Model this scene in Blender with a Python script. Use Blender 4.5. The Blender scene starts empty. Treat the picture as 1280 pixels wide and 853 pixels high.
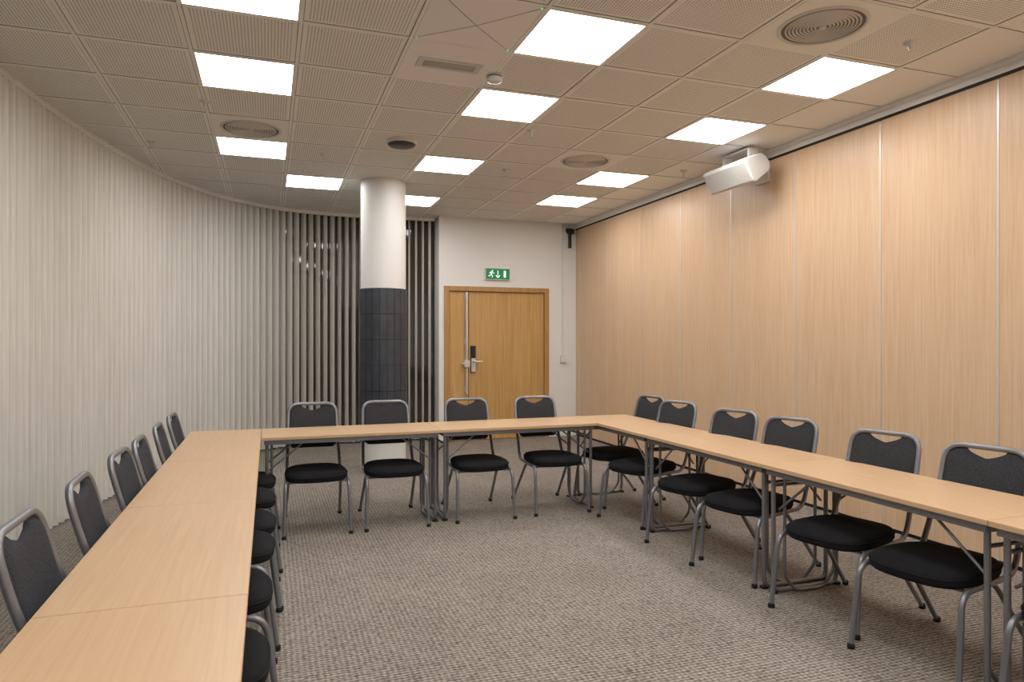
import bpy, math, random
from mathutils import Vector, Matrix
random.seed(3)
scene = bpy.context.scene
try:
    scene.view_settings.view_transform = 'Standard'
    scene.view_settings.look = 'None'
except Exception:
    pass
H = 1.45
CEIL = 3.24
XW = 4.45      # right wall
YB = 9.65      # back wall
T = 0.62       # ceiling tile
X0, Y0 = -0.45, 3.40

# ------------------------------------------------------------------ helpers
def lin(r, g, b):
    f = lambda c: (c/255/12.92) if c/255 <= 0.04045 else ((c/255+0.055)/1.055)**2.4
    return (f(r), f(g), f(b), 1.0)

def new_mat(name, col, rough=0.6, metal=0.0, spec=0.5):
    m = bpy.data.materials.new(name)
    m.use_nodes = True
    b = m.node_tree.nodes['Principled BSDF']
    b.inputs['Base Color'].default_value = col
    b.inputs['Roughness'].default_value = rough
    b.inputs['Metallic'].default_value = metal
    b.inputs['Specular IOR Level'].default_value = spec
    return m

class G:
    """tiny node graph helper"""
    def __init__(s, m):
        s.m = m; s.nt = m.node_tree; s.b = s.nt.nodes['Principled BSDF']
    def n(s, t, **kw):
        x = s.nt.nodes.new(t)
        for k, v in kw.items():
            if k.startswith('i_'):
                x.inputs[k[2:].replace('_', ' ')].default_value = v
            else:
                setattr(x, k, v)
        return x
    def l(s, a, b): s.nt.links.new(a, b)
    def math(s, op, a, b=None):
        x = s.nt.nodes.new('ShaderNodeMath'); x.operation = op
        for i, v in enumerate((a, b)):
            if v is None: continue
            if isinstance(v, (int, float)): x.inputs[i].default_value = v
            else: s.l(v, x.inputs[i])
        return x.outputs[0]
    def coords(s, kind='Object', scale=(1,1,1), loc=None):
        tc = s.n('ShaderNodeTexCoord'); mp = s.n('ShaderNodeMapping')
        mp.inputs['Scale'].default_value = scale
        s.l(tc.outputs[kind], mp.inputs['Vector'])
        if loc is not None: s.l(loc, mp.inputs['Location'])
        return mp.outputs['Vector']
    def ramp(s, fac, stops):
        r = s.n('ShaderNodeValToRGB')
        els = r.color_ramp.elements
        while len(els) < len(stops): els.new(0.5)
        for e, (p, c) in zip(els, stops):
            e.position = p; e.color = c
        s.l(fac, r.inputs['Fac'])
        return r.outputs['Color']
    def mix(s, fac, a, b, mode='MIX'):
        x = s.n('ShaderNodeMix', data_type='RGBA', blend_type=mode)
        for sock, v in ((x.inputs[0], fac), (x.inputs[6], a), (x.inputs[7], b)):
            if isinstance(v, (int, float, tuple)): sock.default_value = v
            else: s.l(v, sock)
        return x.outputs[2]
    def bump(s, h, strength=0.3, dist=0.01):
        x = s.n('ShaderNodeBump'); x.inputs['Strength'].default_value = strength
        x.inputs['Distance'].default_value = dist
        s.l(h, x.inputs['Height']); s.l(x.outputs['Normal'], s.b.inputs['Normal'])

def wood(name, c1, c2, c3, axis='Z', rough=0.45, scale=1.0):
    m = new_mat(name, c1, rough, 0, 0.35); g = G(m)
    st = {'X': (1.2, 34, 34), 'Y': (34, 1.2, 34), 'Z': (40, 40, 1.3)}[axis]
    st = tuple(v*scale for v in st)
    oi = g.n('ShaderNodeObjectInfo')
    loc = g.math('MULTIPLY', oi.outputs['Random'], 37.0)
    cx = g.n('ShaderNodeCombineXYZ')
    for i in range(3): g.l(loc, cx.inputs[i])
    v = g.coords('Object', st, cx.outputs[0])
    n1 = g.n('ShaderNodeTexNoise'); n1.inputs['Scale'].default_value = 1.8
    n1.inputs['Detail'].default_value = 6; n1.inputs['Distortion'].default_value = 0.6
    g.l(v, n1.inputs['Vector'])
    st2 = tuple(s*0.13 for s in st)
    v2 = g.coords('Object', st2, cx.outputs[0])
    n2 = g.n('ShaderNodeTexNoise'); n2.inputs['Scale'].default_value = 1.3
    n2.inputs['Detail'].default_value = 3
    g.l(v2, n2.inputs['Vector'])
    f = g.math('ADD', g.math('MULTIPLY', n1.outputs['Fac'], 0.75), g.math('MULTIPLY', n2.outputs['Fac'], 0.25))
    col = g.ramp(f, [(0.32, c3), (0.5, c1), (0.68, c2)])
    g.l(col, g.b.inputs['Base Color'])
    g.bump(n1.outputs['Fac'], 0.04, 0.002)
    return m

class MB:
    def __init__(s): s.v = []; s.f = []; s.m = []; s.sm = []
    def add(s, vs, fs, mi=0, smooth=False):
        o = len(s.v); s.v += [tuple(v) for v in vs]
        s.f += [tuple(i+o for i in f) for f in fs]
        s.m += [mi]*len(fs); s.sm += [smooth]*len(fs)
    def box(s, x0, x1, y0, y1, z0, z1, mi=0, M=None):
        vs = [Vector(p) for p in ((x0,y0,z0),(x1,y0,z0),(x1,y1,z0),(x0,y1,z0),(x0,y0,z1),(x1,y0,z1),(x1,y1,z1),(x0,y1,z1))]
        if M is not None: vs = [M @ v for v in vs]
        s.add(vs, [(3,2,1,0),(4,5,6,7),(0,1,5,4),(1,2,6,5),(2,3,7,6),(3,0,4,7)], mi)
    def tube(s, pts, r, n=10, mi=0, caps=True):
        pts = [Vector(p) for p in pts]
        rings = []
        t0 = (pts[1]-pts[0]).normalized()
        up = Vector((0,0,1)) if abs(t0.z) < 0.9 else Vector((0,1,0))
        a = t0.cross(up).normalized()
        for i, p in enumerate(pts):
            if i == 0: t = t0
            elif i == len(pts)-1: t = (pts[i]-pts[i-1]).normalized()
            else: t = ((pts[i+1]-p).normalized()+(p-pts[i-1]).normalized()).normalized()
            a = (a - t*a.dot(t)).normalized(); b = t.cross(a)
            rings.append([p + a*r*math.cos(2*math.pi*k/n) + b*r*math.sin(2*math.pi*k/n) for k in range(n)])
        vs = [v for R in rings for v in R]; fs = []
        for i in range(len(rings)-1):
            for k in range(n):
                k2 = (k+1) % n
                fs.append((i*n+k, i*n+k2, (i+1)*n+k2, (i+1)*n+k))
        s.add(vs, fs, mi, True)
        if caps:
            s.add(rings[0], [tuple(range(n))[::-1]], mi); s.add(rings[-1], [tuple(range(n))], mi)
    def lathe(s, prof, c=(0,0,0), n=40, mi=0, smooth=True):
        vs = []
        for (r, z) in prof:
            for k in range(n):
                an = 2*math.pi*k/n
                vs.append((c[0]+r*math.cos(an), c[1]+r*math.sin(an), c[2]+z))
        fs = []
        for i in range(len(prof)-1):
            for k in range(n):
                k2 = (k+1) % n
                fs.append((i*n+k, i*n+k2, (i+1)*n+k2, (i+1)*n+k))
        s.add(vs, fs, mi, smooth)
    def mesh(s, name, mats):
        me = bpy.data.meshes.new(name)
        me.from_pydata(s.v, [], s.f)
        for m in mats: me.materials.append(m)
        me.polygons.foreach_set('material_index', s.m)
        me.polygons.foreach_set('use_smooth', s.sm)
        me.update()
        return me

def link(name, me, parent=None, loc=(0,0,0), rotz=0.0, bevel=0.0, seg=2):
    ob = bpy.data.objects.new(name, me)
    scene.collection.objects.link(ob)
    ob.location = loc; ob.rotation_euler = (0,0,rotz)
    if parent is not None: ob.parent = parent
    if bevel:
        b = ob.modifiers.new('bevel', 'BEVEL'); b.width = bevel; b.segments = seg
        b.limit_method = 'ANGLE'; b.angle_limit = math.radians(40)
    return ob

def empty(name, loc=(0,0,0), rotz=0.0):
    e = bpy.data.objects.new(name, None); scene.collection.objects.link(e)
    e.empty_display_size = 0.1
    e.location = loc; e.rotation_euler = (0,0,rotz)
    return e

def fillet(pts, rads, n=7):
    pts = [Vector(p) for p in pts]; out = [pts[0]]
    for i in range(1, len(pts)-1):
        p0, p1, p2 = pts[i-1], pts[i], pts[i+1]
        r = rads[i]
        if r <= 0: out.append(p1); continue
        a = (p0-p1); b = (p2-p1)
        ta = min(r, a.length*0.49); tb = min(r, b.length*0.49)
        A = p1+a.normalized()*ta; B = p1+b.normalized()*tb
        for k in range(n+1):
            t = k/n
            out.append(A*(1-t)**2 + p1*2*t*(1-t) + B*t*t)
    out.append(pts[-1])
    return out

# ------------------------------------------------------------------ materials
M_plaster = new_mat('wall_paint', lin(230,228,224), 0.85)
g = G(M_plaster); nz = g.n('ShaderNodeTexNoise'); nz.inputs['Scale'].default_value = 220; g.l(g.coords(), nz.inputs['Vector']); g.bump(nz.outputs['Fac'], 0.08, 0.003)
M_white = new_mat('white_paint', lin(230,229,226), 0.5)
M_whiteplastic = new_mat('white_plastic', lin(220,219,216), 0.35)
M_black = new_mat('black_plastic', lin(22,22,24), 0.4)
M_blackline = new_mat('black_track', lin(12,12,12), 0.6)
M_frame = new_mat('grey_tube_metal', lin(134,136,141), 0.36, 0.6)
M_tleg = new_mat('table_leg_metal', lin(136,137,140), 0.35, 0.6)
M_alu = new_mat('aluminium_strip', lin(215,212,206), 0.35, 0.3)
M_steel = new_mat('brushed_steel', lin(215,214,210), 0.35, 0.55)
M_rubber = new_mat('rubber_foot', lin(20,20,20), 0.7)

M_oakwall = wood('partition_oak', lin(216,184,150), lin(222,193,161), lin(207,173,137), 'Z', 0.36)
M_beech = wood('beech_top_x', lin(199,167,131), lin(204,173,138), lin(193,160,123), 'X', 0.36, 1.1)
M_door = wood('door_oak', lin(196,155,97), lin(206,167,110), lin(182,139,82), 'Z', 0.45, 0.5)
M_dframe = wood('door_frame_oak', lin(180,136,86), lin(192,149,99), lin(164,119,72), 'Z', 0.45)

# fabric
def fabric(name, c, c2):
    m = new_mat(name, c, 0.95, 0, 0.15); g = G(m)
    n = g.n('ShaderNodeTexNoise'); n.inputs['Scale'].default_value = 420; n.inputs['Detail'].default_value = 2
    g.l(g.coords(), n.inputs['Vector'])
    g.l(g.ramp(n.outputs['Fac'], [(0.35, c), (0.68, c2)]), g.b.inputs['Base Color'])
    g.bump(n.outputs['Fac'], 0.35, 0.003)
    return m
M_fabric = fabric('charcoal_fabric', lin(34,35,39), lin(76,77,82))
M_seat = fabric('black_seat_fabric', lin(20,20,22), lin(42,42,45))

# carpet
M_carpet = new_mat('loop_carpet', lin(150,140,128), 0.97, 0, 0.1); g = G(M_carpet)
tc = g.n('ShaderNodeTexCoord'); sep = g.n('ShaderNodeSeparateXYZ'); g.l(tc.outputs['Object'], sep.inputs[0])
nd = g.n('ShaderNodeTexNoise'); nd.inputs['Scale'].default_value = 34; nd.inputs['Detail'].default_value = 3
g.l(tc.outputs['Object'], nd.inputs['Vector'])
vr = g.n('ShaderNodeTexVoronoi'); vr.inputs['Scale'].default_value = 1.0
mp = g.n('ShaderNodeMapping'); mp.inputs['Scale'].default_value = (52, 96, 60); g.l(tc.outputs['Object'], mp.inputs['Vector']); g.l(mp.outputs[0], vr.inputs['Vector'])
dist = g.math('MULTIPLY', g.math('SUBTRACT', nd.outputs['Fac'], 0.5), 5.0)
rows = g.math('SINE', g.math('ADD', g.math('MULTIPLY', sep.outputs['Y'], 2*math.pi/0.022), dist))
cols = g.math('SINE', g.math('ADD', g.math('MULTIPLY', sep.outputs['X'], 2*math.pi/0.026), dist))
h = g.math('ADD', g.math('MULTIPLY', rows, 0.22), g.math('MULTIPLY', cols, 0.12))
h = g.math('ADD', h, g.math('MULTIPLY', g.math('SUBTRACT', 0.6, vr.outputs['Distance']), 0.6))
h = g.math('ADD', h, 0.36)
nl = g.n('ShaderNodeTexNoise'); nl.inputs['Scale'].default_value = 2.2; nl.inputs['Detail'].default_value = 5; g.l(tc.outputs['Object'], nl.inputs['Vector'])
h2 = g.math('ADD', h, g.math('MULTIPLY', g.math('SUBTRACT', nl.outputs['Fac'], 0.5), 0.28))
g.l(g.ramp(h2, [(0.0, lin(88,82,75)), (0.45, lin(139,131,122)), (0.95, lin(181,173,163))]), g.b.inputs['Base Color'])
g.bump(h, 0.6, 0.006)

# ceiling perforated
M_ceil = new_mat('perforated_ceiling_tile', lin(214,205,190), 0.8); g = G(M_ceil)
tc = g.n('ShaderNodeTexCoord'); sep = g.n('ShaderNodeSeparateXYZ'); g.l(tc.outputs['Object'], sep.inputs[0])
def fr(sock, off, per): return g.math('FRACT', g.math('DIVIDE', g.math('SUBTRACT', sock, off-per*200), per))
fx = fr(sep.outputs['X'], X0, T); fy = fr(sep.outputs['Y'], Y0, T)
px = g.math('SUBTRACT', g.math('FRACT', g.math('MULTIPLY', fx, 34)), 0.5)
py = g.math('SUBTRACT', g.math('FRACT', g.math('MULTIPLY', fy, 34)), 0.5)
rr = g.math('SQRT', g.math('ADD', g.math('MULTIPLY', px, px), g.math('MULTIPLY', py, py)))
hole = g.math('LESS_THAN', rr, 0.28)
inx = g.math('LESS_THAN', g.math('ABSOLUTE', g.math('SUBTRACT', fx, 0.5)), 0.441)
iny = g.math('LESS_THAN', g.math('ABSOLUTE', g.math('SUBTRACT', fy, 0.5)), 0.441)
hole = g.math('MULTIPLY', hole, g.math('MULTIPLY', inx, iny))
hole = g.math('MULTIPLY', hole, g.math('LESS_THAN', sep.outputs['X'], 3.89))
g.l(g.mix(hole, lin(242,240,236), lin(160,156,149)), g.b.inputs['Base Color'])
M_grid = new_mat('ceiling_grid_metal', lin(242,240,236), 0.6)
M_plain = new_mat('plain_ceiling_tile', lin(240,238,234), 0.75)

# slat
M_slat = new_mat('blind_fabric', lin(220,216,208), 0.8, 0, 0.2); g = G(M_slat)
nz = g.n('ShaderNodeTexNoise'); nz.inputs['Scale'].default_value = 1; g.l(g.coords('Object', (90,90,2)), nz.inputs['Vector'])
g.l(g.ramp(nz.outputs['Fac'], [(0.3, lin(216,212,203)), (0.7, lin(230,227,219))]), g.b.inputs['Base Color'])
M_glass = new_mat('dark_window_glass', lin(62,54,47), 0.05, 0, 0.8)
M_mull = new_mat('window_frame', lin(58,56,54), 0.5)
M_slate = new_mat('slate_tile', lin(66,68,74), 0.5); g = G(M_slate)
nz = g.n('ShaderNodeTexNoise'); nz.inputs['Scale'].default_value = 9; g.l(g.coords(), nz.inputs['Vector'])
g.l(g.ramp(nz.outputs['Fac'], [(0.3, lin(54,57,64)), (0.7, lin(66,69,76))]), g.b.inputs['Base Color'])
M_grout = new_mat('slate_grout', lin(36,37,41), 0.8)
M_vent = new_mat('vent_metal', lin(214,211,205), 0.5)
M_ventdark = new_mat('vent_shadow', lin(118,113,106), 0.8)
M_seam = new_mat('panel_seam', lin(128,123,115), 0.7)

def emis(name, col, s):
    m = new_mat(name, col, 0.5); b = m.node_tree.nodes['Principled BSDF']
    b.inputs['Emission Color'].default_value = col; b.inputs['Emission Strength'].default_value = s
    return m
M_light = emis('led_panel', (1.0, 0.975, 0.955, 1), 14.8)
M_green = emis('exit_green', lin(0,125,75), 0.25)
M_signwhite = emis('exit_white', lin(235,255,240), 0.5)
M_led = emis('green_led', lin(40,255,90), 2.0)

# ------------------------------------------------------------------ room shell
mb = MB(); mb.box(-3.0, 5.0, -3.0, 10.6, -0.1, 0.0); link('floor', mb.mesh('floor', [M_carpet]))
mb = MB(); mb.box(-3.0, 5.0, -3.0, 10.6, CEIL, CEIL+0.1); ceil = link('ceiling', mb.mesh('ceiling', [M_ceil]))
mb = MB()
x = X0-2*T
while x < XW:
    mb.box(x-0.010, x+0.010, -2.8, 10.1, CEIL-0.005, CEIL+0.002)
    for s in (-1, 1): mb.box(x+s*0.012-0.002, x+s*0.012+0.002, -2.8, 10.1, CEIL-0.002, CEIL+0.002, 1)
    x += T
y = Y0-10*T
while y < 10.1:
    mb.box(-1.85, XW-0.001, y-0.010, y+0.010, CEIL-0.0045, CEIL+0.002)
    for s in (-1, 1): mb.box(-1.85, XW-0.001, y+s*0.012-0.002, y+s*0.012+0.002, CEIL-0.0021, CEIL+0.002, 1)
    y += T
link('ceiling_grid', mb.mesh('ceiling_grid', [M_grid, M_seam]))

# back wall with door opening
DX0, DX1, DZ = 2.375, 4.0, 2.245
mb = MB()
mb.box(2.30, DX0, YB, YB+0.3, 0, CEIL)
mb.box(DX1, 5.0, YB, YB+0.3, 0, CEIL)
mb.box(DX0, DX1, YB, YB+0.3, DZ, CEIL)
mb.box(DX0, DX1, YB+0.2, YB+0.3, 0, DZ)
link('wall_back', mb.mesh('wall_back', [M_plaster]))
mb = MB(); mb.box(XW+0.05, XW+0.25, -3, YB, 0, CEIL); link('wall_right', mb.mesh('wall_right', [M_plaster]))
mb = MB(); mb.box(-2.2, XW+0.05, -3.0, -2.8, 0, CEIL); link('wall_front', mb.mesh('wall_front', [M_plaster]))
mb = MB(); mb.box(DX1+0.001, XW, YB-0.012, YB, 0, 0.08); link('baseboard_back', mb.mesh('baseboard_back', [M_white]), bevel=0.003)

# wood partition
part = empty('wood_partition_wall', (XW, 3.147, 0))
WT = 3.15
y = 3.147-0.91*7
while y < YB-0.02:
    y1 = min(y+0.91, YB-0.002); y0 = max(y, -2.8)
    if y1 > y0:
        mb = MB(); mb.box(0.0, 0.05, -(y1-y0)/2+0.004, (y1-y0)/2-0.004, 0.03, WT)
        link('panel', mb.mesh('panel', [M_oakwall]), part, (0, (y0+y1)/2-3.147, 0), bevel=0.002)
        mb = MB(); mb.box(-0.0035, 0.03, y0-3.147-0.005, y0-3.147+0.005, 0.03, WT-0.01)
        link('joint_strip', mb.mesh('joint_strip', [M_alu]), part)
    y += 0.91
mb = MB(); mb.box(0.015, 0.05, -5.9, YB-3.147, 0.0, 0.03); link('bottom_seal', mb.mesh('bottom_seal', [M_blackline]), part)
mb = MB(); mb.box(-0.006, 0.05, -5.9, YB-3.147, WT, WT+0.02); link('top_track', mb.mesh('top_track', [M_blackline]), part)
mb = MB()
mb.box(XW-0.012, XW+0.05, -2.8, YB, WT+0.02, CEIL)
mb.box(XW-0.05, XW-0.012, -2.8, YB, CEIL-0.03, CEIL)
link('trim_1', mb.mesh('trim', [M_white]), bevel=0.003)

# door
door = empty('door_1', (DX0, YB, 0))
W = DX1-DX0
mb = MB()
mb.box(0, 0.07, -0.02, 0.12, 0, DZ); mb.box(W-0.07, W, -0.02, 0.12, 0, DZ); mb.box(0.07, W-0.07, -0.02, 0.12, DZ-0.07, DZ)
link('door_frame', mb.mesh('door_frame', [M_dframe]), door, bevel=0.004)
mb = MB(); mb.box(0.073, 0.368, 0.02, 0.065, 0.008, DZ-0.073); link('side_leaf', mb.mesh('side_leaf', [M_door]), door, bevel=0.003)
mb = MB(); mb.box(0.374, W-0.073, 0.02, 0.065, 0.008, DZ-0.073); link('door_leaf', mb.mesh('door_leaf', [M_door]), door, bevel=0.003)
mb = MB()
mb.tube([(0.335, -0.012, 0.68), (0.335, -0.012, 2.16)], 0.022)
for z in (0.74, 1.45, 2.10): mb.box(0.308, 0.362, -0.005, 0.02, z-0.04, z+0.04)
mb.box(0.29, 0.372, -0.06, 0.02, 1.07, 1.17)
mb.tube([(0.30, -0.03, 1.12), (0.25, -0.045, 1.12)], 0.022)
link('rod_lock', mb.mesh('rod_lock', [M_steel]), door, bevel=0.002)
mb = MB(); mb.box(0.40, 0.475, -0.008, 0.02, 0.99, 1.38); link('lock_plate', mb.mesh('lock_plate', [M_black]), door, bevel=0.006)
mb = MB()
mb.box(0.405, 0.47, -0.012, -0.007, 1.0, 1.2)
mb.tube(fillet([(0.435, 0.0, 1.15), (0.435, -0.06, 1.15), (0.56, -0.06, 1.15)], [0, 0.02, 0]), 0.012)
link('lever_handle', mb.mesh('lever_handle', [M_steel]), door)

# exit sign
sg = empty('exit_sign', (3.175, YB, 2.436))
mb = MB(); mb.box(-0.19, 0.19, -0.045, 0.0, -0.085, 0.085, 1); mb.box(-0.182, 0.182, -0.047, -0.044, -0.077, 0.077, 0)
link('sign_box', mb.mesh('sign_box', [M_green, M_whiteplastic]), sg)
mb = MB()
def poly(pts):
    yy = -0.0485
    mb.add([(p[0], yy, p[1]) for p in pts], [tuple(range(len(pts)))], 0)
def bar(a, b, w):
    a = Vector(a); b = Vector(b); d = (b-a).normalized(); n = Vector((-d.y, d.x))*w/2
    poly([a+n, a-n, b-n, b+n])
poly([(-0.085+0.012*math.cos(t*math.pi/5), 0.045+0.012*math.sin(t*math.pi/5)) for t in range(10)])
bar((-0.092, 0.03), (-0.105, -0.008), 0.022)
bar((-0.105, -0.008), (-0.082, -0.028), 0.012); bar((-0.082, -0.028), (-0.09, -0.055), 0.011)
bar((-0.105, -0.008), (-0.125, -0.03), 0.012); bar((-0.125, -0.03), (-0.15, -0.032), 0.011)
bar((-0.09, 0.026), (-0.068, 0.008), 0.009); bar((-0.068, 0.008), (-0.05, 0.018), 0.008)
bar((-0.095, 0.028), (-0.12, 0.022), 0.009); bar((-0.12, 0.022), (-0.132, 0.0), 0.008)
bar((0.0, 0.05), (0.0, -0.03), 0.013); bar((0.0, -0.055), (-0.032, -0.018), 0.013); bar((0.0, -0.055), (0.032, -0.018), 0.013)
poly([(0.09, -0.05), (0.125, -0.05), (0.125, 0.05), (0.09, 0.05)])
link('pictograms', mb.mesh('pictograms', [M_signwhite]), sg)

# conduit + socket, sensor
mb = MB(); mb.box(4.215, 4.24, YB-0.018, YB, 1.23, CEIL-0.005); mb.box(4.185, 4.27, YB-0.04, YB, 1.12, 1.23)
link('cable_conduit', mb.mesh('cable_conduit', [M_whiteplastic]), bevel=0.003)
sn = empty('wall_sensor', (4.33, YB, 3.02))
mb = MB(); mb.box(-0.05, 0.04, -0.06, 0.0, 0.09, 0.15); mb.box(-0.01, 0.03, -0.05, 0, -0.15, 0.09); mb.box(-0.05, 0.05, -0.12, -0.05, 0.06, 0.13)
link('sensor_body', mb.mesh('sensor_body', [M_black]), sn, bevel=0.008)

# ------------------------------------------------------------------ curved blinds & window
ctrl = [(-1.80,-4.0),(-1.80,-2.75),(-1.80,0),(-1.80,2.2),(-1.79,3.5),(-1.74,4.6),(-1.67,5.4),(-1.57,6.2),(-1.37,7.2),(-1.07,8.2),(-0.68,8.95),(-0.25,9.45),(0.25,9.75),(0.85,9.88),(1.5,9.88),(2.28,9.83),(3.0,9.78)]
def catmull(P, n=40):
    out = []
    for i in range(1, len(P)-2):
        p0, p1, p2, p3 = [Vector(p) for p in P[i-1:i+3]]
        for k in range(n):
            t = k/n
            out.append(0.5*((2*p1)+(-p0+p2)*t+(2*p0-5*p1+4*p2-p3)*t*t+(-p0+3*p1-3*p2+p3)*t**3))
    out.append(Vector(P[-2]))
    return out
cv = catmull(ctrl)
def resample(cv, s):
    out = []; acc = 0; nxt = 0
    for a, b in zip(cv[:-1], cv[1:]):
        L = (b-a).length
        while nxt <= acc+L:
            t = (nxt-acc)/L; tan = (b-a).normalized()
            out.append((a.lerp(b, t), tan)); nxt += s
        acc += L
    return out
SP, SW = 0.098, 0.108
mb = MB()
for (p, tan) in resample(cv, SP):
    nrm = math.atan2(-tan.x, tan.y)
    if p.x > 1.55: base = -80
    else: base = -60 - 8*min(1, max(0, (p.x+0.3)/0.8))
    al = math.radians(base + random.uniform(-3, 3))
    na = nrm+al
    n = Vector((math.cos(na), math.sin(na))); w = Vector((-n.y, n.x))
    vs = []; K = 6
    for z in (0.045, 3.19):
        for k in range(K+1):
            u = -1+2*k/K
            q = p + w*(u*SW/2) + n*(0.011*(1-u*u))
            vs.append((q.x, q.y, z))
    fs = [(k, k+1, K+2+k, K+1+k) for k in range(K)]
    mb.add(vs, fs, 0, True)
    q0 = p-w*SW*0.45; q1 = p+w*SW*0.45
    mb.add([(q0.x+n.x*.013, q0.y+n.y*.013, .03), (q1.x+n.x*.013, q1.y+n.y*.013, .03), (q1.x+n.x*.013, q1.y+n.y*.013, .075), (q0.x+n.x*.013, q0.y+n.y*.013, .075)], [(0,1,2,3)], 1)
blinds = empty('vertical_blinds')
link('slats', mb.mesh('slats', [M_slat, M_white]), blinds)
def sweep(cv, off0, off1, z0, z1, mi=0, mb=None):
    vs = []; fs = []
    N = len(cv)
    for i, p in enumerate(cv):
        t = (cv[min(i+1, N-1)]-cv[max(i-1, 0)]).normalized(); n = Vector((t.y, -t.x))
        a = p+n*off0; b = p+n*off1
        vs += [(a.x, a.y, z0), (b.x, b.y, z0), (b.x, b.y, z1), (a.x, a.y, z1)]
    for i in range(N-1):
        o = i*4
        for k in range(4):
            k2 = (k+1) % 4
            fs.append((o+k, o+k2, o+4+k2, o+4+k))
    mb.add(vs, fs, mi, False)
cvs = cv[::6]
if cvs[-1] != cv[-1]: cvs.append(cv[-1])
mb = MB(); sweep(cvs, -0.025, 0.025, 3.195, CEIL, 0, mb); link('head_rail', mb.mesh('head_rail', [M_white]), blinds)
mb = MB(); sweep(cvs, 0.004, 0.007, 0.036, 0.040, 0, mb); link('bead_chain', mb.mesh('bead_chain', [M_white]), blinds)
win = empty('window_1')
mb = MB(); sweep(cvs, -0.16, -0.12, 0, CEIL, 0, mb); link('curved_glass', mb.mesh('curved_glass', [M_glass]), win)
mb = MB()
for (p, tan) in resample(cv, 1.3):
    a = math.atan2(tan.y, tan.x)
    M = Matrix.Translation((p.x, p.y, 0)) @ Matrix.Rotation(a, 4, 'Z')
    mb.box(-0.03, 0.03, 0.09, 0.125, 0, CEIL, 0, M)
sweep(cvs, -0.12, -0.09, 0, 0.1, 0, mb)
link('mullions', mb.mesh('mullions', [M_mull]), win)

# ------------------------------------------------------------------ column
col = empty('round_column', (1.217, 7.79, 0))
R = 0.25
mb = MB(); mb.lathe([(R, 0), (R, CEIL)], n=64)
link('shaft', mb.mesh('shaft', [M_white]), col)
mb = MB(); mb.lathe([(R, 0.335), (R+0.006, 0.335), (R+0.006, 2.03), (R, 2.03)], n=64, mi=1)
NS = 20
zs = [0.335+i*0.2825 for i in range(7)]
for k in range(NS):
    for zi in range(6):
        a0 = 2*math.pi*(k+0.03)/NS; a1 = 2*math.pi*(k+0.97)/NS
        z0, z1 = zs[zi]+0.003, zs[zi+1]-0.003
        vs = []
        K = 4
        for rr_ in (R+0.004, R+0.014):
            for z in (z0, z1):
                for q in range(K+1):
                    a = a0+(a1-a0)*q/K
                    vs.append((rr_*math.cos(a), rr_*math.sin(a), z))
        n1 = K+1; fs = []
        for q in range(K):
            fs.append((2*n1+q, 2*n1+q+1, 3*n1+q+1, 3*n1+q))
            fs.append((n1+q, n1+q+1, 3*n1+q+1, 3*n1+q)); fs.append((q, q+1, 2*n1+q+1, 2*n1+q))
        fs += [(0, n1, 3*n1, 2*n1), (K, n1+K, 3*n1+K, 2*n1+K)]
        mb.add(vs, fs, 0)
link('slate_cladding', mb.mesh('slate_cladding', [M_slate, M_grout]), col)

# ------------------------------------------------------------------ tables
def table(L, Wd, loc, rotz):
    e = empty('folding_table', loc, rotz)
    mb = MB(); mb.box(-L/2+0.0015, L/2-0.0015, -Wd/2, Wd/2, 0.716, 0.740)
    link('tabletop', mb.mesh('tabletop', [M_beech]), e, bevel=0.003)
    mb = MB()
    for s in (-1, 1):
        mb.box(-L/2+0.02, L/2-0.02, s*(Wd/2-0.03)-0.009, s*(Wd/2-0.03)+0.009, 0.682, 0.716)
        mb.box(s*(L/2-0.03)-0.009, s*(L/2-0.03)+0.009, -Wd/2+0.03, Wd/2-0.03, 0.682, 0.716)
    link('apron_rails', mb.mesh('apron_rails', [M_tleg]), e, bevel=0.002)
    for s in (-1, 1):
        mb = MB(); xx = s*(L/2-0.04)
        yv = Wd/2-0.055
        mb.tube(fillet([(xx, -yv, 0.69), (xx, -yv, 0.012), (xx, yv, 0.012), (xx, yv, 0.69)], [0, 0.05, 0.05, 0]), 0.013)
        mb.tube(fillet([(xx-s*0.034, -yv+0.05, 0.69), (xx-s*0.034, -yv+0.05, 0.10), (xx-s*0.034, -yv+0.13, 0.012), (xx-s*0.034, yv-0.13, 0.012), (xx-s*0.034, yv-0.05, 0.10), (xx-s*0.034, yv-0.05, 0.69)], [0, 0.04, 0.04, 0.04, 0.04, 0]), 0.0095)
        mb.tube([(xx, -yv, 0.62), (xx, yv, 0.62)], 0.009)
        for t in (-1, 1):
            mb.tube([(xx-s*0.01, t*(yv-0.03), 0.48), (xx-s*0.27, t*(yv-0.03), 0.69)], 0.007)
            mb.box(xx-0.02, xx+0.02, t*yv-0.016, t*yv+0.016, 0.0, 0.014, 1)
        link('leg_frame', mb.mesh('leg_frame', [M_tleg, M_rubber]), e)
    return e
LX0, LX1 = -0.575, -0.055
ys = [0.87, 2.07, 3.30, 4.47, 5.92]
for a, b in zip(ys[:-1], ys[1:]): table(b-a, LX1-LX0, ((LX0+LX1)/2, (a+b)/2, 0), math.pi/2)
BY0, BY1 = 5.36, 5.92
xs = [-0.053, 1.30, 2.68]
for a, b in zip(xs[:-1], xs[1:]): table(b-a, BY1-BY0, ((a+b)/2, (BY0+BY1)/2, 0), 0)
RX0, RX1 = 2.682, 3.25
ys = [0.61, 1.94, 3.27, 4.60, 5.92]
for a, b in zip(ys[:-1], ys[1:]): table(b-a, RX1-RX0, ((RX0+RX1)/2, (a+b)/2, 0), math.pi/2)

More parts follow.
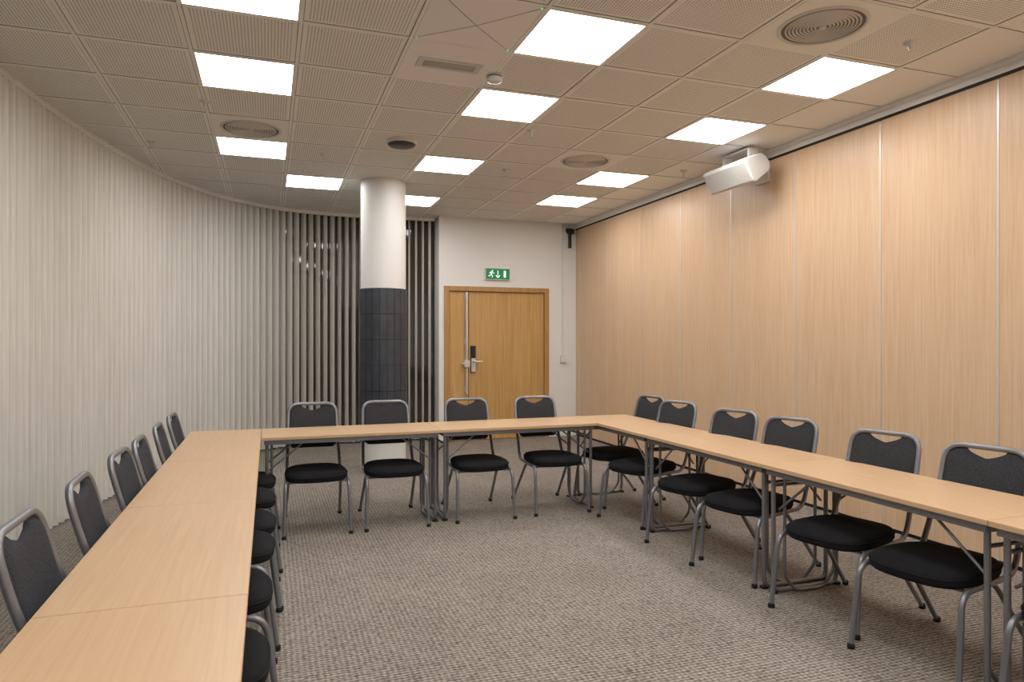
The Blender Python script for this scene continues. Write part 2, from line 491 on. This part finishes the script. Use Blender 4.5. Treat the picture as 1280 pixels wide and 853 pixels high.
# ------------------------------------------------------------------ chairs
ZR, ZT = 0.395, 0.925
def yback(z):
    if z < 0.71: return 0.17+(z-ZR)/(0.71-ZR)*(0.312-0.17)
    return 0.312+(z-0.71)/(ZT-0.71)*(0.368-0.312)
fm = MB()
side = [(0.240,-0.345,0.01), (0.228,-0.295,ZR), (0.208,0.17,ZR), (0.196,0.312,0.71), (0.19,0.368,ZT)]
rad = [0, 0.075, 0.075, 0.10, 0.085]
path = side + [(-p[0], p[1], p[2]) for p in side[::-1]]
fm.tube(fillet(path, rad+rad[::-1], 9), 0.0132, 12)
for s in (-1, 1):
    fm.tube(fillet([(s*0.17, -0.05, ZR-0.01), (s*0.198, 0.02, ZR-0.015), (s*0.218, 0.33, 0.01)], [0, 0.05, 0]), 0.012, 10)
    fm.lathe([(0.0, 0), (0.017, 0), (0.017, 0.02), (0.012, 0.026)], (s*0.240, -0.345, 0), 14, 1)
    fm.lathe([(0.0, 0), (0.017, 0), (0.017, 0.02), (0.012, 0.026)], (s*0.218, 0.33, 0), 14, 1)
fm.tube([(-0.222,-0.22,ZR-0.01), (0.222,-0.22,ZR-0.01)], 0.009, 8)
fm.tube([(-0.205,0.09,ZR-0.01), (0.205,0.09,ZR-0.01)], 0.009, 8)
ME_frame = fm.mesh('chair_frame', [M_frame, M_rubber])
# back pad
pm = MB(); NX, NZ = 36, 16
hw = 0.183
for sgn, mi in ((-1, 0), (1, 0)):
    vs = []
    for i in range(NX+1):
        u = -1+2*i/NX; x = hw*u; ax = abs(x)
        zt = ZT-0.011
        if ax > 0.115:
            q = min(1, (ax-0.115)/0.070); zt -= 0.070*(1-math.sqrt(max(0, 1-q*q)))
        if ax < 0.09:
            q = 1-ax/0.09; zt -= 0.044*min(1, q**0.55*1.02)
        zb = 0.575
        if ax > 0.14:
            q = min(1, (ax-0.14)/0.045); zb += 0.04*(1-math.sqrt(max(0, 1-q*q)))
        for j in range(NZ+1):
            v = j/NZ; z = zb+(zt-zb)*v
            e = (max(0, 1-abs(u)**8))**0.5*(max(0, 1-abs(2*v-1)**8))**0.5
            y = yback(z)+0.012*(1-u*u)+sgn*(0.019 if sgn < 0 else 0.012)*e
            vs.append((x, y, z))
    fs = []
    for i in range(NX):
        for j in range(NZ):
            a = i*(NZ+1)+j; f = (a, a+NZ+1, a+NZ+2, a+1)
            fs.append(f if sgn < 0 else f[::-1])
    pm.add(vs, fs, mi, True)
ME_pad = pm.mesh('chair_back_pad', [M_fabric])
# seat
sm = MB(); NA = 56
def outline(a, k):
    c, s_ = math.cos(a), math.sin(a); ex = 2/3.2
    x = math.copysign(abs(c)**ex, c); y = math.copysign(abs(s_)**ex, s_)
    wv = 0.226-0.016*y
    return x*wv*k, -0.075+y*0.252*k
dz = ZR-0.413
prof = [(0.90, 0.418), (0.97, 0.421), (1.0, 0.435), (1.0, 0.452), (0.985, 0.466), (0.95, 0.475), (0.85, 0.482), (0.6, 0.487), (0.3, 0.489), (0.001, 0.490)]
vs = []
def drop(y): return 0.012*max(0, (-y-0.18)/0.15)**2
for k, z in prof:
    for i in range(NA):
        x, y = outline(2*math.pi*i/NA, k)
        vs.append((x, y, z+dz-drop(y)))
fs = []
for r_ in range(len(prof)-1):
    for i in range(NA):
        j = (i+1) % NA
        fs.append((r_*NA+i, r_*NA+j, (r_+1)*NA+j, (r_+1)*NA+i))
sm.add(vs, fs, 0, True)
sm.add(vs[:NA], [tuple(range(NA))[::-1]], 1)
pp = []
for i in range(NA+1):
    x, y = outline(2*math.pi*i/NA, 1.0); pp.append((x, y, 0.458+dz-drop(y)))
sm.tube(pp, 0.004, 6, 0, False)
ME_seat = sm.mesh('chair_seat', [M_seat, M_black])

def chair(x, y, rot):
    e = empty('banquet_chair', (x, y, 0), rot)
    link('frame', ME_frame, e); link('back_pad', ME_pad, e); link('seat', ME_seat, e)
for x, a in ((0.345, 0), (0.945, 1), (1.665, 2), (2.33, 1.5)):
    chair(x, 5.63, math.radians(-a))
for x, y, a in ((-0.325, 2.37, 0), (-0.315, 3.02, 2), (-0.30, 3.66, -2), (-0.29, 4.14, 1), (-0.285, 4.77, 2), (-0.28, 5.37, -1)):
    chair(x, y, math.radians(90+a))
for x, y, a in ((2.97, 1.64, 7), (2.97, 2.35, 10), (2.97, 2.91, 14), (2.965, 3.65, 14), (2.96, 4.21, 17), (2.965, 4.98, 17), (3.04, 5.62, 8)):
    chair(x, y, math.radians(-90+a))

# ------------------------------------------------------------------ ceiling fixtures
def tile(i, j): return (X0+i*T+T/2, Y0+j*T+T/2)
def light(i, j):
    cx, cy = tile(i, j)
    e = empty('ceiling_light_panel', (cx, cy, CEIL))
    a = T/2-0.010; b = T/2-0.020
    mb = MB(); mb.box(-b, b, -b, b, -0.006, -0.003)
    link('diffuser', mb.mesh('diffuser', [M_light]), e)
    mb = MB(); mb.box(-a, a, -a, -b, -0.008, 0); mb.box(-a, a, b, a, -0.008, 0); mb.box(-a, -b, -b, b, -0.008, 0); mb.box(b, a, -b, b, -0.008, 0)
    link('bezel', mb.mesh('bezel', [M_white]), e)
for i, j in ((0,0),(0,2),(0,5),(1,7),(3,0),(3,2),(3,5),(3,8),(6,0),(6,2),(6,5),(6,7),
             (0,-3),(3,-3),(6,-3),(0,-5),(3,-5),(6,-5),(0,-8),(3,-8),(6,-8)):  # this row: panels out of view, added for illumination
    light(i, j)

def diffuser(i, j, rad=0.225):
    cx, cy = tile(i, j)
    e = empty('round_air_diffuser', (cx, cy, CEIL))
    a = T/2-0.012
    mb = MB(); mb.box(-a, a, -a, a, -0.006, -0.001); link('plate', mb.mesh('plate', [M_plain]), e)
    mb = MB()
    mb.lathe([(rad+0.02, -0.006), (rad+0.012, -0.014), (rad, -0.014), (rad-0.004, -0.007)], n=56)
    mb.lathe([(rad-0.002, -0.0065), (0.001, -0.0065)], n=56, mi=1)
    nr = 9
    for k in range(nr):
        r0 = 0.035+(rad-0.05)*k/nr
        mb.lathe([(r0, -0.008), (r0+0.003, -0.015), (r0+0.010, -0.011), (r0+0.011, -0.007)], n=56)
    mb.lathe([(0.022, -0.007), (0.02, -0.016), (0.001, -0.017)], n=30)
    link('rings', mb.mesh('rings', [M_vent, M_ventdark]), e)
diffuser(5, -1); diffuser(0, 4); diffuser(5, 4)

# slot vent
cx, cy = tile(2, 1)
e = empty('slot_vent', (cx, cy, CEIL))
a = T/2-0.012
mb = MB(); mb.box(-a, a, -a, a, -0.005, -0.001, 0)
link('plate', mb.mesh('plate', [M_plain]), e)
mb = MB(); mb.box(-0.21, 0.21, -0.075, 0.075, -0.012, 0, 0)
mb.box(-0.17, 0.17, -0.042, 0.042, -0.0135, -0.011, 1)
for k in range(5): mb.box(-0.17, 0.17, -0.036+k*0.018-0.003, -0.036+k*0.018+0.003, -0.017, -0.0125, 0)
link('grille', mb.mesh('grille', [M_vent, M_ventdark]), e, bevel=0.003)
# plain panel with diagonal folds and indicator LEDs
cx, cy = tile(2, 0)
e = empty('ceiling_array_panel', (cx, cy, CEIL))
mb = MB()
mb.add([(-a,-a,-0.004),(a,-a,-0.004),(a,a,-0.004),(-a,a,-0.004),(0,0,-0.018)], [(0,1,4),(1,2,4),(2,3,4),(3,0,4)], 0)
for sx, sy in ((1,1),(1,-1),(-1,1),(-1,-1)): mb.tube([(sx*a, sy*a, -0.0035), (0,0,-0.0175)], 0.0022, 6, 1)
link('panel', mb.mesh('array', [M_plain, M_seam]), e)
mb = MB()
for sx, sy in ((1,-1),(1,1),(-1,1)): mb.lathe([(0.004,-0.004),(0.004,-0.008),(0.0005,-0.009)], (sx*(a-0.015), sy*(a-0.015), 0), 10)
link('leds', mb.mesh('leds', [M_led]), e)

# smoke detector
e = empty('smoke_detector', (1.43, 4.40, CEIL))
mb = MB(); mb.lathe([(0.06,0),(0.06,-0.012),(0.052,-0.014),(0.052,-0.02),(0.056,-0.022),(0.05,-0.045),(0.03,-0.052),(0.001,-0.053)], n=32)
link('body', mb.mesh('body', [M_whiteplastic]), e)
mb = MB(); mb.lathe([(0.0525,-0.0135),(0.0525,-0.0205)], n=32); link('slot', mb.mesh('slot', [M_black]), e)
# access point
e = empty('ceiling_access_point', (1.12, 6.12, CEIL))
mb = MB(); mb.lathe([(0.13,0),(0.135,-0.02),(0.125,-0.035)], n=40); mb.lathe([(0.125,-0.035),(0.11,-0.05),(0.06,-0.058),(0.001,-0.06)], n=40, mi=1)
link('body', mb.mesh('body', [M_whiteplastic, M_mull]), e)
for x, y in ((3.62, 3.09), (-0.45, 5.6), (-1.0, 6.9), (0.5, 6.8), (2.1, 5.45), (2.34, 6.8), (4.1, 6.2)):
    e = empty('ceiling_sprinkler', (x, y, CEIL))
    mb = MB(); mb.lathe([(0.038,0),(0.036,-0.008),(0.014,-0.012),(0.011,-0.035),(0.004,-0.05),(0.004,-0.058),(0.018,-0.06),(0.018,-0.063),(0.001,-0.063)], n=20)
    link('head', mb.mesh('head', [M_steel]), e)

# wall speaker
e = empty('wall_speaker', (4.14, 5.38, 3.03))
mb = MB(); Lh = 0.32
pts = [(-0.13,-0.10),(-0.13,0.09),(-0.105,0.115),(0.07,0.085),(0.11,0.03),(0.11,-0.04),(0.07,-0.09),(-0.105,-0.12)]
th = math.radians(28); ct, st = math.cos(th), math.sin(th)
pr = [(x*ct - z*st, x*st + z*ct) for x, z in pts]
n = len(pr)
vs = [(x, -Lh, z) for x, z in pr]+[(x, Lh, z) for x, z in pr]
fs = [(i, (i+1) % n, n+(i+1) % n, n+i) for i in range(n)]+[tuple(range(n))[::-1], tuple(range(n, 2*n))]
mb.add(vs, fs, 0)
link('cabinet', mb.mesh('cabinet', [M_whiteplastic]), e, bevel=0.012, seg=3)
M_grille = new_mat('speaker_grille', lin(198,196,191), 0.6)
mb = MB()
M = Matrix.Rotation(-th, 4, 'Y')
mb.box(-0.136, -0.128, -Lh+0.02, Lh-0.02, -0.095, 0.085, 0, M)
link('grille', mb.mesh('grille', [M_grille]), e, bevel=0.003)
mb = MB()
mb.box(0.28, 0.308, -0.09, 0.09, -0.08, 0.12)
mb.box(0.05, 0.29, -0.035, 0.035, 0.02, 0.06)
mb.box(-0.02, 0.08, -0.20, -0.17, 0.08, 0.185); mb.box(-0.02, 0.08, 0.17, 0.20, 0.08, 0.185); mb.box(-0.02, 0.08, -0.20, 0.20, 0.175, 0.19)
link('bracket', mb.mesh('bracket', [M_whiteplastic]), e, bevel=0.003)

# ------------------------------------------------------------------ camera
cam = bpy.data.cameras.new('camera'); co = bpy.data.objects.new('camera', cam); scene.collection.objects.link(co)
co.location = (0, 0, H); co.rotation_euler = (math.radians(90), 0, math.radians(-19.47))
cam.sensor_width = 36; cam.lens = 36*860/1280; cam.clip_start = 0.05
scene.camera = co
